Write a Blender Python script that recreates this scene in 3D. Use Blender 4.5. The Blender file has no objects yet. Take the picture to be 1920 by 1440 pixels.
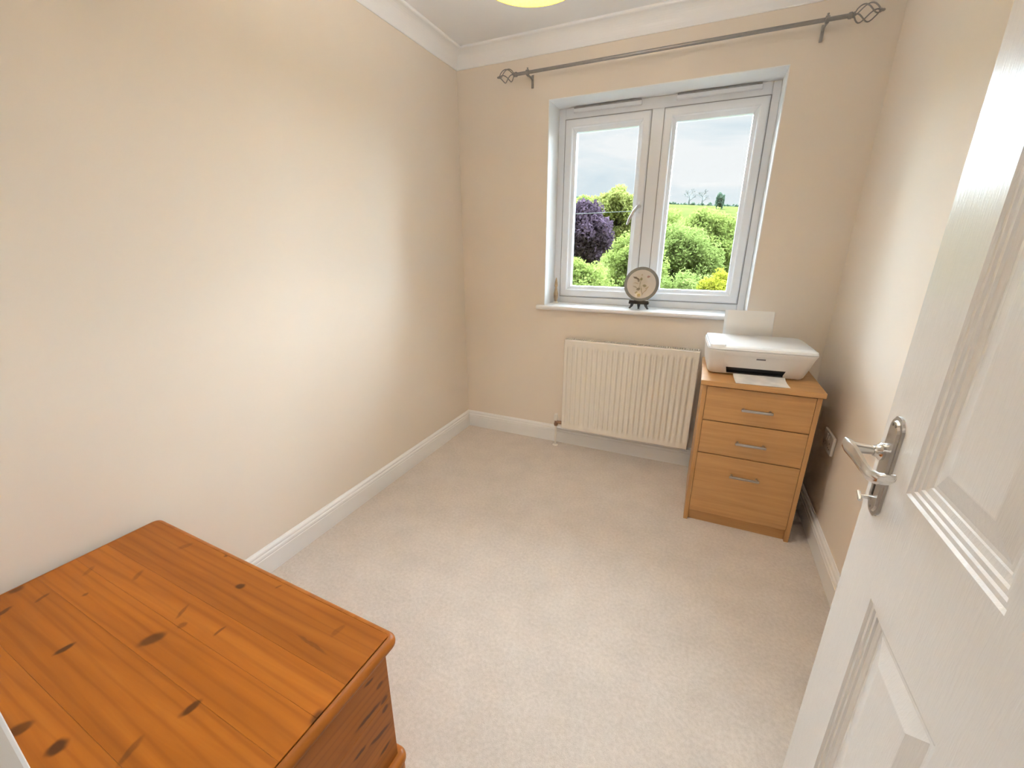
import bpy, bmesh, math, random
import numpy as np
from mathutils import Vector, Matrix

S = bpy.context.scene
COL = S.collection
rad = math.radians

# ------------------------------------------------------------------ camera
cam_d = bpy.data.cameras.new('camera')
cam_d.sensor_fit = 'HORIZONTAL'
cam_d.sensor_width = 36.0
cam_d.lens = 782.24 / 1920 * 36
cam_d.clip_start = 0.02
cam_d.clip_end = 600
cam = bpy.data.objects.new('camera', cam_d)
cam.location = (1.5238, -2.5813, 1.2985)
cam.rotation_euler = (rad(90 - 18.10), rad(0.0), rad(24.177))
COL.objects.link(cam)
S.camera = cam

# ------------------------------------------------------------------ world: bright broken cloud
W = bpy.data.worlds.new('sky')
S.world = W
W.use_nodes = True
nt = W.node_tree
nt.nodes.clear()
w_out = nt.nodes.new('ShaderNodeOutputWorld')
w_bg = nt.nodes.new('ShaderNodeBackground')
w_tc = nt.nodes.new('ShaderNodeTexCoord')
w_map = nt.nodes.new('ShaderNodeMapping')
w_map.inputs['Scale'].default_value = (1.0, 1.0, 3.2)
w_noise = nt.nodes.new('ShaderNodeTexNoise')
w_noise.inputs['Scale'].default_value = 3.4
w_noise.inputs['Detail'].default_value = 7
w_noise.inputs['Roughness'].default_value = 0.55
w_noise.inputs['Distortion'].default_value = 0.4
w_ramp = nt.nodes.new('ShaderNodeValToRGB')
e = w_ramp.color_ramp.elements
e[0].position = 0.36; e[0].color = (0.70, 0.81, 0.89, 1)
e[1].position = 0.58; e[1].color = (0.97, 0.98, 1.0, 1)
m_ = w_ramp.color_ramp.elements.new(0.47); m_.color = (0.83, 0.90, 0.95, 1)
nt.links.new(w_tc.outputs['Generated'], w_map.inputs['Vector'])
nt.links.new(w_map.outputs['Vector'], w_noise.inputs['Vector'])
nt.links.new(w_noise.outputs['Fac'], w_ramp.inputs['Fac'])
nt.links.new(w_ramp.outputs['Color'], w_bg.inputs['Color'])
nt.links.new(w_bg.outputs['Background'], w_out.inputs['Surface'])
w_bg.inputs['Strength'].default_value = 1.0

# ------------------------------------------------------------------ sun veiled by cloud (very soft), shining in through the window
SUN_STRENGTH = 88.0
sun_d = bpy.data.lights.new('sun', 'SUN')
sun_d.energy = SUN_STRENGTH
sun_d.angle = rad(150)
sun_d.color = (0.76, 0.91, 1.04)
sun = bpy.data.objects.new('sun', sun_d)
sun.rotation_euler = Vector((0.0, -1.0, -0.75)).to_track_quat('-Z', 'Y').to_euler()
sun.location = (1.2, 6, 5)
COL.objects.link(sun)

S.view_settings.view_transform = 'Standard'
S.view_settings.look = 'None'
S.view_settings.gamma = 1.0
S.view_settings.use_curve_mapping = False
S.view_settings.exposure = 0.0
try:
    S.cycles.use_denoising = True
    S.cycles.max_bounces = 8
    S.cycles.diffuse_bounces = 5
    S.cycles.use_adaptive_sampling = True
    S.cycles.adaptive_threshold = 0.07
    S.cycles.adaptive_min_samples = 12
    S.cycles.transparent_max_bounces = 16
    S.cycles.sample_clamp_indirect = 20.0
except Exception:
    pass

# ------------------------------------------------------------------ materials
def srgb(r, g, b):
    f = lambda c: ((c / 255 + 0.055) / 1.055) ** 2.4 if c > 10 else c / 255 / 12.92
    return (f(r), f(g), f(b), 1)

class NB:
    """small node-tree builder"""
    def __init__(self, name):
        self.m = bpy.data.materials.new(name)
        self.m.use_nodes = True
        self.t = self.m.node_tree
        self.p = self.t.nodes['Principled BSDF']
        self.out = self.t.nodes['Material Output']
    def n(self, typ, **kw):
        x = self.t.nodes.new('ShaderNode' + typ)
        for k, v in kw.items():
            setattr(x, k, v)
        return x
    def l(self, a, b):
        self.t.links.new(a, b)
    def set(self, **kw):
        for k, v in kw.items():
            self.p.inputs[k.replace('_', ' ')].default_value = v
    def coords(self, scale=(1, 1, 1), obj=None, rnd=0.0, kind='Object'):
        tc = self.n('TexCoord')
        if obj is not None:
            tc.object = obj
        mp = self.n('Mapping')
        mp.inputs['Scale'].default_value = scale
        src = tc.outputs[kind]
        if rnd:
            oi = self.n('ObjectInfo')
            ml = self.n('Math', operation='MULTIPLY')
            ml.inputs[1].default_value = rnd
            self.l(oi.outputs['Random'], ml.inputs[0])
            ad = self.n('VectorMath', operation='ADD')
            self.l(src, ad.inputs[0]); self.l(ml.outputs[0], ad.inputs[1])
            src = ad.outputs[0]
        self.l(src, mp.inputs['Vector'])
        return mp.outputs['Vector']
    def noise(self, vec, scale=5, detail=3, rough=0.5, dist=0.0):
        x = self.n('TexNoise')
        x.inputs['Scale'].default_value = scale
        x.inputs['Detail'].default_value = detail
        x.inputs['Roughness'].default_value = rough
        x.inputs['Distortion'].default_value = dist
        if vec is not None:
            self.l(vec, x.inputs['Vector'])
        return x.outputs['Fac']
    def ramp(self, fac, stops):
        x = self.n('ValToRGB')
        el = x.color_ramp.elements
        while len(el) < len(stops):
            el.new(0.5)
        for s, (pos, c) in zip(el, stops):
            s.position = pos
            s.color = c
        self.l(fac, x.inputs['Fac'])
        return x.outputs['Color']
    def mix(self, fac, a, b, blend='MIX'):
        x = self.n('MixRGB', blend_type=blend)
        for sock, v in ((x.inputs[0], fac), (x.inputs[1], a), (x.inputs[2], b)):
            if hasattr(v, 'is_linked'):
                self.l(v, sock)
            else:
                sock.default_value = v
        return x.outputs[0]
    def math(self, op, a, b=None):
        x = self.n('Math', operation=op)
        for i, v in enumerate((a, b)):
            if v is None:
                continue
            if hasattr(v, 'is_linked'):
                self.l(v, x.inputs[i])
            else:
                x.inputs[i].default_value = v
        return x.outputs[0]
    def bump(self, h, strength=0.2, dist=0.01):
        x = self.n('Bump')
        x.inputs['Strength'].default_value = strength
        x.inputs['Distance'].default_value = dist
        self.l(h, x.inputs['Height'])
        self.l(x.outputs['Normal'], self.p.inputs['Normal'])
    def color(self, c):
        self.l(c, self.p.inputs['Base Color'])

def mat_plain(name, col, rough=0.5, metal=0.0, var=0.04, nscale=12, bump=0.0, bscale=120, coat=0.0, spec=0.5):
    b = NB(name)
    v = b.coords()
    n = b.noise(v, nscale, 3)
    dark = tuple(c * (1 - var) for c in col[:3]) + (1,)
    lite = tuple(min(1, c * (1 + var)) for c in col[:3]) + (1,)
    b.color(b.ramp(n, [(0.3, dark), (0.7, lite)]))
    b.set(Roughness=rough, Metallic=metal)
    b.p.inputs['Coat Weight'].default_value = coat
    b.p.inputs['Coat Roughness'].default_value = 0.12
    b.p.inputs['Specular IOR Level'].default_value = spec
    if bump:
        b.bump(b.noise(v, bscale, 2), bump, 0.002)
    return b.m

M = {}
M['wall'] = mat_plain('cream_wall_paint', (0.82, 0.735, 0.64), 0.75, var=0.012, nscale=2, spec=0.3)
M['ceiling'] = mat_plain('ceiling_paint', (0.91, 0.915, 0.93), 0.85, var=0.01, nscale=3, spec=0.2)
M['trim'] = mat_plain('white_trim_paint', (0.85, 0.84, 0.83), 0.35, var=0.012, nscale=8, spec=0.5)
M['reveal'] = mat_plain('white_reveal_paint', (0.88, 0.88, 0.88), 0.6, var=0.01)
M['upvc'] = mat_plain('white_plastic_frame', (0.84, 0.86, 0.90), 0.28, var=0.01, spec=0.5)
M['gasket'] = mat_plain('grey_window_gasket', (0.35, 0.35, 0.36), 0.6)
M['rad'] = mat_plain('cream_radiator_enamel', (0.82, 0.77, 0.69), 0.32, var=0.01)
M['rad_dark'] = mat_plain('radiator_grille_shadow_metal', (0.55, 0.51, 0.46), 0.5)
M['steel'] = mat_plain('satin_steel', (0.50, 0.48, 0.46), 0.34, 1.0, 0.05, 40)
M['chrome'] = mat_plain('polished_chrome', (0.70, 0.69, 0.67), 0.16, 1.0, 0.03, 30)
M['dark_metal'] = mat_plain('pewter_pole_metal', (0.32, 0.305, 0.29), 0.38, 0.8, 0.06, 60)
M['copper'] = mat_plain('tarnished_copper', (0.36, 0.22, 0.15), 0.4, 0.8, 0.1, 60)
M['black'] = mat_plain('black_plastic', (0.012, 0.012, 0.013), 0.35, var=0.1)
M['dark_plastic'] = mat_plain('dark_grey_plastic', (0.05, 0.05, 0.055), 0.45, var=0.1)
M['printer'] = mat_plain('white_printer_plastic', (0.82, 0.80, 0.78), 0.38, var=0.01)
M['printer_top'] = mat_plain('glossy_white_printer_plastic', (0.86, 0.87, 0.88), 0.22, var=0.008)
M['logo'] = mat_plain('grey_badge', (0.20, 0.20, 0.21), 0.35, 0.3)
M['paper'] = mat_plain('white_paper', (0.84, 0.82, 0.80), 0.85, var=0.01, spec=0.2)
M['socket'] = mat_plain('white_socket_plastic', (0.82, 0.78, 0.72), 0.3)
M['flex'] = mat_plain('white_flex', (0.8, 0.78, 0.74), 0.5)

def mat_door():
    b = NB('white_gloss_door_paint')
    v = b.coords((60, 60, 5.0))
    g = b.noise(v, 4.0, 4, 0.6, 1.2)
    b.color(b.ramp(g, [(0.2, (0.75, 0.735, 0.72, 1)), (0.8, (0.78, 0.765, 0.75, 1))]))
    b.set(Roughness=0.22)
    b.bump(g, 0.35, 0.0012)
    return b.m
M['door'] = mat_door()

def mat_carpet():
    b = NB('beige_carpet_pile')
    v = b.coords()
    n1 = b.noise(v, 520, 2, 0.7)
    n2 = b.noise(v, 85, 4, 0.65)
    n3 = b.noise(v, 7, 4, 0.6)
    c1 = b.ramp(n1, [(0.3, (0.58, 0.50, 0.435, 1)), (0.7, (0.83, 0.745, 0.68, 1))])
    c2 = b.ramp(n2, [(0.32, (0.60, 0.52, 0.455, 1)), (0.66, (0.81, 0.725, 0.66, 1))])
    c = b.mix(0.5, c1, c2)
    c3 = b.ramp(n3, [(0.3, (0.90, 0.90, 0.90, 1)), (0.7, (1.0, 1.0, 1.0, 1))])
    b.color(b.mix(1.0, c, c3, 'MULTIPLY'))
    b.set(Roughness=1.0)
    b.p.inputs['Specular IOR Level'].default_value = 0.08
    b.p.inputs['Sheen Weight'].default_value = 0.25
    b.bump(b.math('ADD', n1, n2), 0.5, 0.004)
    return b.m
M['carpet'] = mat_carpet()

def mat_beech(name, axis):
    b = NB(name)
    sc = {'x': (2.2, 40, 40), 'z': (40, 40, 2.2)}[axis]
    v = b.coords(sc, rnd=4.0)
    n = b.noise(v, 1.6, 5, 0.6, 0.6)
    v2 = b.coords({'x': (1, 9, 9), 'z': (9, 9, 1)}[axis], rnd=3.0)
    n2 = b.noise(v2, 1.4, 2)
    c = b.ramp(n, [(0.25, (0.47, 0.245, 0.088, 1)), (0.75, (0.60, 0.335, 0.135, 1))])
    c2 = b.ramp(n2, [(0.3, (0.93, 0.93, 0.93, 1)), (0.7, (1.05, 1.05, 1.05, 1))])
    b.color(b.mix(1.0, c, c2, 'MULTIPLY'))
    b.set(Roughness=0.42)
    return b.m
M['beech'] = mat_beech('beech_effect_board', 'x')
M['beech_v'] = mat_beech('beech_effect_board_upright', 'z')

def mat_pine(name, axis, knots, root, plane):
    """varnished pine; grain along axis; knots = (a, b, ra, rb, darkness) in the root's own axes"""
    b = NB(name)
    ax = {'x': (1.0, 1, 1), 'y': (1, 1.0, 1)}
    sc = {'x': (0.9, 16, 16), 'y': (16, 0.9, 16)}[axis]
    v = b.coords(sc, rnd=9.0)
    g = b.noise(v, 2.0, 4, 0.55, 0.8)
    sc2 = {'x': (0.35, 6, 6), 'y': (6, 0.35, 6)}[axis]
    v2 = b.coords(sc2, rnd=5.0)
    wv = b.n('TexWave', wave_type='BANDS', bands_direction='Y' if axis == 'x' else 'Z')
    wv.inputs['Scale'].default_value = 2.1
    wv.inputs['Distortion'].default_value = 7.0
    wv.inputs['Detail'].default_value = 3
    wv.inputs['Detail Scale'].default_value = 1.2
    b.l(v2, wv.inputs['Vector'])
    base = b.ramp(g, [(0.22, (0.31, 0.092, 0.008, 1)), (0.55, (0.41, 0.130, 0.013, 1)), (0.85, (0.50, 0.175, 0.022, 1))])
    rings = b.ramp(wv.outputs['Fac'], [(0.0, (0.82, 0.77, 0.70, 1)), (0.22, (0.97, 0.96, 0.95, 1)), (1.0, (1.04, 1.03, 1.0, 1))])
    c = b.mix(0.75, base, rings, 'MULTIPLY')
    oi = b.n('ObjectInfo')
    tint = b.ramp(oi.outputs['Random'], [(0.0, (0.86, 0.84, 0.80, 1)), (1.0, (1.10, 1.10, 1.08, 1))])
    c = b.mix(1.0, c, tint, 'MULTIPLY')
    # knots
    tc = b.n('TexCoord'); tc.object = root
    wob = b.n('TexNoise'); wob.inputs['Scale'].default_value = 26; wob.inputs['Detail'].default_value = 2
    b.l(tc.outputs['Object'], wob.inputs['Vector'])
    sub = b.n('VectorMath', operation='SUBTRACT'); b.l(wob.outputs['Color'], sub.inputs[0]); sub.inputs[1].default_value = (0.5, 0.5, 0.5)
    scl = b.n('VectorMath', operation='SCALE'); b.l(sub.outputs[0], scl.inputs[0]); scl.inputs['Scale'].default_value = 0.016
    add = b.n('VectorMath', operation='ADD'); b.l(tc.outputs['Object'], add.inputs[0]); b.l(scl.outputs[0], add.inputs[1])
    P = add.outputs[0]
    tot = None
    for (ka, kb, ra, rb, ang, dk) in knots:
        mp = b.n('Mapping', vector_type='TEXTURE')
        if plane == 'xy':
            mp.inputs['Location'].default_value = (ka, kb, 0)
            mp.inputs['Rotation'].default_value = (0, 0, rad(ang))
            mp.inputs['Scale'].default_value = (ra, min(rb, 0.012 + rb * 0.25), 1000)
        else:
            mp.inputs['Location'].default_value = (0, ka, kb)
            mp.inputs['Rotation'].default_value = (rad(ang), 0, 0)
            mp.inputs['Scale'].default_value = (1000, ra, rb)
        b.l(P, mp.inputs['Vector'])
        ln = b.n('VectorMath', operation='LENGTH'); b.l(mp.outputs[0], ln.inputs[0])
        mr = b.n('MapRange', interpolation_type='SMOOTHSTEP')
        mr.inputs['From Min'].default_value = 1.25; mr.inputs['From Max'].default_value = 0.55
        mr.inputs['To Min'].default_value = 0; mr.inputs['To Max'].default_value = dk
        b.l(ln.outputs['Value'], mr.inputs['Value'])
        tot = mr.outputs[0] if tot is None else b.math('MAXIMUM', tot, mr.outputs[0])
    if tot is not None:
        c = b.mix(tot, c, (0.085, 0.024, 0.005, 1))
    b.color(c)
    b.set(Roughness=0.42)
    b.p.inputs['Specular IOR Level'].default_value = 0.3
    b.bump(g, 0.05, 0.002)
    return b.m

def mat_glass():
    b = NB('window_glass')
    tr = b.n('BsdfTransparent'); tr.inputs['Color'].default_value = (0.97, 0.985, 0.98, 1)
    gl = b.n('BsdfGlossy'); gl.inputs['Roughness'].default_value = 0.02
    fr = b.n('Fresnel'); fr.inputs['IOR'].default_value = 1.35
    n = b.noise(b.coords(), 3, 2)
    f2 = b.math('MULTIPLY', fr.outputs[0], b.math('ADD', 0.9, b.math('MULTIPLY', n, 0.1)))
    mx = b.n('MixShader')
    b.l(f2, mx.inputs[0]); b.l(tr.outputs[0], mx.inputs[1]); b.l(gl.outputs[0], mx.inputs[2])
    b.l(mx.outputs[0], b.out.inputs['Surface'])
    b.t.nodes.remove(b.p)
    return b.m
M['glass'] = mat_glass()

def mat_leaf(name, c1, c2, trans=0.45):
    b = NB(name)
    v = b.coords()
    n = b.noise(v, 2.3, 4, 0.7)
    c = b.ramp(n, [(0.3, c1), (0.7, c2)])
    d = b.n('BsdfDiffuse'); t = b.n('BsdfTranslucent'); mx = b.n('MixShader')
    b.l(c, d.inputs['Color']); b.l(c, t.inputs['Color'])
    mx.inputs[0].default_value = trans
    b.l(d.outputs[0], mx.inputs[1]); b.l(t.outputs[0], mx.inputs[2])
    b.l(mx.outputs[0], b.out.inputs['Surface'])
    b.t.nodes.remove(b.p)
    return b.m
M['leaf_lime'] = mat_leaf('lime_leaf', (0.165, 0.215, 0.05, 1), (0.26, 0.30, 0.085, 1))
M['leaf_pale'] = mat_leaf('pale_green_leaf', (0.20, 0.235, 0.10, 1), (0.27, 0.295, 0.14, 1))
M['leaf_mid'] = mat_leaf('fresh_green_leaf', (0.14, 0.19, 0.05, 1), (0.235, 0.28, 0.085, 1))
M['leaf_yellow'] = mat_leaf('golden_leaf', (0.22, 0.225, 0.022, 1), (0.32, 0.31, 0.04, 1))
M['leaf_yg'] = mat_leaf('yellow_green_leaf', (0.20, 0.225, 0.06, 1), (0.28, 0.285, 0.09, 1))
M['leaf_purple'] = mat_leaf('dark_purple_leaf', (0.050, 0.036, 0.050, 1), (0.13, 0.085, 0.12, 1), 0.3)
M['leaf_dark'] = mat_leaf('conifer_leaf', (0.09, 0.14, 0.10, 1), (0.14, 0.20, 0.14, 1), 0.2)
M['bark'] = mat_plain('grey_brown_bark', (0.06, 0.048, 0.035), 0.9, var=0.3, nscale=8, spec=0.0)
M['bark_far'] = mat_plain('pale_grey_bark', (0.22, 0.225, 0.225), 0.9, var=0.2, nscale=3, spec=0.0)
M['field'] = mat_plain('meadow_grass', (0.060, 0.068, 0.020), 1.0, var=0.22, nscale=0.35, spec=0.0)

# ------------------------------------------------------------------ mesh helpers
def to_obj(name, bm, mat, parent=None, smooth=False, loc=None, rot=None, bevel=None, auto=None):
    me = bpy.data.meshes.new(name)
    bmesh.ops.recalc_face_normals(bm, faces=bm.faces[:])
    if smooth:
        for f in bm.faces:
            f.smooth = True
    bm.to_mesh(me)
    bm.free()
    o = bpy.data.objects.new(name, me)
    if mat is not None:
        me.materials.append(mat)
    COL.objects.link(o)
    if parent is not None:
        o.parent = parent
    if loc is not None:
        o.location = loc
    if rot is not None:
        o.rotation_euler = rot
    if smooth and auto:
        try:
            me.set_sharp_from_angle(angle=rad(auto))
        except Exception:
            pass
    return o

def box(bm, x0, x1, y0, y1, z0, z1, bev=0.0, seg=2):
    r = bmesh.ops.create_cube(bm, size=1.0)
    vs = r['verts']
    for v in vs:
        v.co = Vector(((x0 + x1) / 2 + v.co.x * (x1 - x0), (y0 + y1) / 2 + v.co.y * (y1 - y0), (z0 + z1) / 2 + v.co.z * (z1 - z0)))
    if bev > 0:
        es = list({e for v in vs for e in v.link_edges})
        bmesh.ops.bevel(bm, geom=es, offset=bev, segments=seg, profile=0.5, affect='EDGES')
    return bm

def boxo(name, mat, parent, x0, x1, y0, y1, z0, z1, bev=0.0, seg=2):
    """box object whose origin is the box centre (so object-space textures differ per piece)"""
    bm = bmesh.new()
    hx, hy, hz = (x1 - x0) / 2, (y1 - y0) / 2, (z1 - z0) / 2
    box(bm, -hx, hx, -hy, hy, -hz, hz, bev, seg)
    return to_obj(name, bm, mat, parent, loc=((x0 + x1) / 2, (y0 + y1) / 2, (z0 + z1) / 2))

def tube(bm, pts, r, seg=10, caps=True):
    pts = [Vector(p) for p in pts]
    rs = r if isinstance(r, (list, tuple)) else [r] * len(pts)
    rings = []
    up = None
    for i, p in enumerate(pts):
        if i == 0: d = pts[1] - pts[0]
        elif i == len(pts) - 1: d = pts[-1] - pts[-2]
        else: d = (pts[i + 1] - pts[i]).normalized() + (pts[i] - pts[i - 1]).normalized()
        d.normalize()
        if up is None:
            up = Vector((0, 0, 1)) if abs(d.z) < 0.9 else Vector((1, 0, 0))
        a = d.cross(up)
        if a.length < 1e-5:
            a = d.cross(Vector((0, 1, 0)))
        a.normalize()
        b2 = a.cross(d).normalized()
        up = b2
        rings.append([bm.verts.new(p + (a * math.cos(2 * math.pi * k / seg) + b2 * math.sin(2 * math.pi * k / seg)) * rs[i]) for k in range(seg)])
    for A, B in zip(rings, rings[1:]):
        for k in range(seg):
            bm.faces.new((A[k], A[(k + 1) % seg], B[(k + 1) % seg], B[k]))
    if caps:
        bm.faces.new(rings[0][::-1])
        bm.faces.new(rings[-1])
    return bm

def lathe(bm, prof, seg=24, mtx=None):
    """prof: list of (r, z) about the z axis"""
    rings = []
    for r, z in prof:
        if r < 1e-6:
            v = Vector((0, 0, z))
            rings.append([bm.verts.new(mtx @ v if mtx else v)])
        else:
            ring = []
            for k in range(seg):
                v = Vector((r * math.cos(2 * math.pi * k / seg), r * math.sin(2 * math.pi * k / seg), z))
                ring.append(bm.verts.new(mtx @ v if mtx else v))
            rings.append(ring)
    for A, B in zip(rings, rings[1:]):
        if len(A) == 1 and len(B) == 1:
            continue
        if len(A) == 1:
            for k in range(seg): bm.faces.new((A[0], B[k], B[(k + 1) % seg]))
        elif len(B) == 1:
            for k in range(seg): bm.faces.new((A[k], B[0], A[(k + 1) % seg]))
        else:
            for k in range(seg): bm.faces.new((A[k], B[k], B[(k + 1) % seg], A[(k + 1) % seg]))
    return bm

def prism(bm, poly, fn0, fn1):
    """loft the closed polygon between the two maps fn0(a,b), fn1(a,b)"""
    A = [bm.verts.new(fn0(a, b)) for a, b in poly]
    B = [bm.verts.new(fn1(a, b)) for a, b in poly]
    n = len(poly)
    for k in range(n):
        bm.faces.new((A[k], A[(k + 1) % n], B[(k + 1) % n], B[k]))
    bm.faces.new(A[::-1]); bm.faces.new(B)
    return bm

def empty(name, loc=(0, 0, 0), rz=0.0):
    o = bpy.data.objects.new(name, None)
    o.empty_display_size = 0.1
    o.location = loc
    o.rotation_euler = (0, 0, rz)
    COL.objects.link(o)
    return o

def tag(o, label=None, cat=None, group=None, kind=None):
    if label: o['label'] = label
    if cat: o['category'] = cat
    if group: o['group'] = group
    if kind: o['kind'] = kind
    return o

def struct(o, label=None, cat=None):
    return tag(o, label, cat, kind='structure')

# ------------------------------------------------------------------ room shell
RW = 2.135          # room width (x), left wall at x=0
NY = -2.552         # near wall face; back (window) wall at y=0
CH = 2.40
WX0, WX1, WZ0, WZ1 = 0.594, 1.756, 0.945, 2.092      # window opening
DX0, DX1, DH = 1.085, 1.852, 2.00                    # doorway
LY = -3.90          # end of the landing behind the doorway

bm = bmesh.new(); box(bm, -0.12, RW + 0.12, LY - 0.1, 0.30, -0.12, 0.0)
struct(to_obj('floor', bm, M['carpet']), 'beige cut pile carpet covering the whole floor', 'floor')
bm = bmesh.new(); box(bm, -0.12, RW + 0.12, LY - 0.1, 0.30, CH, CH + 0.12)
struct(to_obj('ceiling', bm, M['ceiling']), 'plain white painted ceiling', 'ceiling')
bm = bmesh.new(); box(bm, -0.12, 0.0, LY, 0.0, 0, CH)
struct(to_obj('wall_left', bm, M['wall']), 'plain cream painted wall on the left', 'wall')
bm = bmesh.new(); box(bm, RW, RW + 0.12, LY, 0.0, 0, CH)
struct(to_obj('wall_right', bm, M['wall']), 'cream painted wall behind the open door', 'wall')
bm = bmesh.new()
box(bm, -0.12, WX0, 0, 0.28, 0, CH); box(bm, WX1, RW + 0.12, 0, 0.28, 0, CH)
box(bm, WX0, WX1, 0, 0.28, 0, WZ0 - 0.03); box(bm, WX0, WX1, 0, 0.28, WZ1, CH)
struct(to_obj('wall_back', bm, M['wall']), 'cream painted wall with the window in it', 'wall')
bm = bmesh.new()
box(bm, 0, DX0 - 0.03, NY - 0.11, NY, 0, CH); box(bm, DX1 + 0.03, RW, NY - 0.11, NY, 0, CH); box(bm, DX0 - 0.03, DX1 + 0.03, NY - 0.11, NY, DH + 0.03, CH)
struct(to_obj('wall_front', bm, M['wall']), 'cream painted wall around the doorway', 'wall')
bm = bmesh.new(); box(bm, -0.12, RW + 0.12, LY - 0.1, LY, 0, CH)
struct(to_obj('wall_landing', bm, M['wall']), 'cream painted wall of the landing beyond the doorway', 'wall')

# skirting and coving: profiles (offset from wall, height), mitred into the corners
BASE = [(0.0, 0.0), (0.018, 0.0), (0.018, 0.078), (0.0165, 0.080), (0.0165, 0.083), (0.0175, 0.086), (0.0165, 0.094),
        (0.0125, 0.099), (0.0125, 0.102), (0.0135, 0.105), (0.0115, 0.111), (0.0065, 0.1155), (0.004, 0.119), (0.0, 0.119)]
cz = CH - 0.09
COVE = [(0.0, cz), (0.004, cz), (0.006, cz + 0.004), (0.006, cz + 0.010)]
for k in range(1, 10):
    a = math.pi / 2 * k / 10
    COVE.append((0.006 + 0.058 * (1 - math.cos(a)), cz + 0.010 + 0.068 * math.sin(a)))
COVE += [(0.064, CH - 0.012), (0.070, CH - 0.010), (0.073, CH - 0.006), (0.073, CH), (0.0, CH)]

def run(name, prof, side, mat, a0=None, a1=None, mit0=True, mit1=True):
    bm = bmesh.new()
    if side == 'left':
        y0, y1 = (NY if a0 is None else a0), (0 if a1 is None else a1)
        f0 = lambda a, z: (a, y0 + (a if mit0 else 0), z); f1 = lambda a, z: (a, y1 - (a if mit1 else 0), z)
    elif side == 'right':
        y0, y1 = (NY if a0 is None else a0), (0 if a1 is None else a1)
        f0 = lambda a, z: (RW - a, y0 + (a if mit0 else 0), z); f1 = lambda a, z: (RW - a, y1 - (a if mit1 else 0), z)
    elif side == 'back':
        f0 = lambda a, z: (a, -a, z); f1 = lambda a, z: (RW - a, -a, z)
    else:
        x0, x1 = (0 if a0 is None else a0), (RW if a1 is None else a1)
        f0 = lambda a, z: (x0 + (a if mit0 else 0), NY + a, z); f1 = lambda a, z: (x1 - (a if mit1 else 0), NY + a, z)
    prism(bm, prof, f0, f1)
    return struct(to_obj(name, bm, mat))
tag(run('baseboard_left', BASE, 'left', M['trim']), 'white moulded skirting board along the left wall', 'skirting board')
tag(run('baseboard_back', BASE, 'back', M['trim']), 'white moulded skirting board below the window and radiator', 'skirting board')
tag(run('baseboard_right', BASE, 'right', M['trim']), 'white moulded skirting board between drawers and door', 'skirting board')
tag(run('baseboard_front', BASE, 'front', M['trim'], 0, DX0 - 0.075, True, False), 'white moulded skirting board beside the doorway', 'skirting board')
tag(run('trim_1', COVE, 'left', M['ceiling']), 'white ceiling coving along the left wall', 'coving')
tag(run('trim_2', COVE, 'back', M['ceiling']), 'white ceiling coving above the curtain pole', 'coving')
tag(run('trim_3', COVE, 'right', M['ceiling']), 'white ceiling coving along the right wall', 'coving')
tag(run('trim_4', COVE, 'front', M['ceiling']), 'white ceiling coving above the doorway', 'coving')

# door lining and architrave
df = struct(empty('trim_5', ((DX0 + DX1) / 2, NY, 0)), 'white painted door lining and architrave', 'door frame')
def dfp(name, *b):
    bm = bmesh.new(); box(bm, *b, 0.003, 2)
    o = to_obj(name, bm, M['trim'], df); o.location = -Vector(df.location)
    return o
dfp('jamb', DX0 - 0.03, DX0 - 0.001, NY - 0.115, NY + 0.003, 0, DH)
dfp('jamb', DX1 + 0.001, DX1 + 0.03, NY - 0.115, NY + 0.003, 0, DH)
dfp('head', DX0 - 0.03, DX1 + 0.03, NY - 0.115, NY + 0.003, DH, DH + 0.03)
dfp('architrave', DX0 - 0.073, DX0 - 0.002, NY, NY + 0.0155, 0, DH + 0.07)
dfp('architrave', DX1 + 0.012, DX1 + 0.075, NY, NY + 0.0155, 0, DH + 0.07)
dfp('architrave', DX0 - 0.0725, DX1 + 0.0745, NY, NY + 0.0150, DH + 0.005, DH + 0.07)

# ------------------------------------------------------------------ window
win = struct(empty('window_1', ((WX0 + WX1) / 2, 0.18, WZ0)), 'white plastic two-light casement window with a deep sill', 'window')
def wp(name, mat, *b, bev=0.0, parent=win):
    bm = bmesh.new(); box(bm, *b, bev, 2)
    o = to_obj(name, bm, mat, parent)
    o.location = -Vector(win.location) if parent is win else (0, 0, 0)
    return o
FY0, FY1 = 0.18, 0.245
# painted reveal lining
wp('reveal', M['reveal'], WX0 - 0.0005, WX0 + 0.004, -0.0015, FY0 + 0.002, WZ0, WZ1)
wp('reveal', M['reveal'], WX1 - 0.004, WX1 + 0.0005, -0.0015, FY0 + 0.002, WZ0, WZ1)
wp('reveal', M['reveal'], WX0, WX1, -0.0015, FY0 + 0.002, WZ1 - 0.004, WZ1 + 0.0005)
# sill board with a rounded nose
bm = bmesh.new()
sp = [(0.185, 0.0), (0.185, -0.026)]
for k in range(9):
    a = -math.pi / 2 - math.pi * k / 8
    sp.append((-0.022 + 0.013 * math.cos(a), -0.013 + 0.013 * math.sin(a)))
prism(bm, sp, lambda a, b_: (0.550, a if a < 0 else 0.0, WZ0 + b_), lambda a, b_: (1.800, a if a < 0 else 0.0, WZ0 + b_))
box(bm, WX0 + 0.001, WX1 - 0.001, -0.001, 0.185, WZ0 - 0.026, WZ0)
o = to_obj('window_sill', bm, M['trim'], win); o.location = -Vector(win.location)
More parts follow.
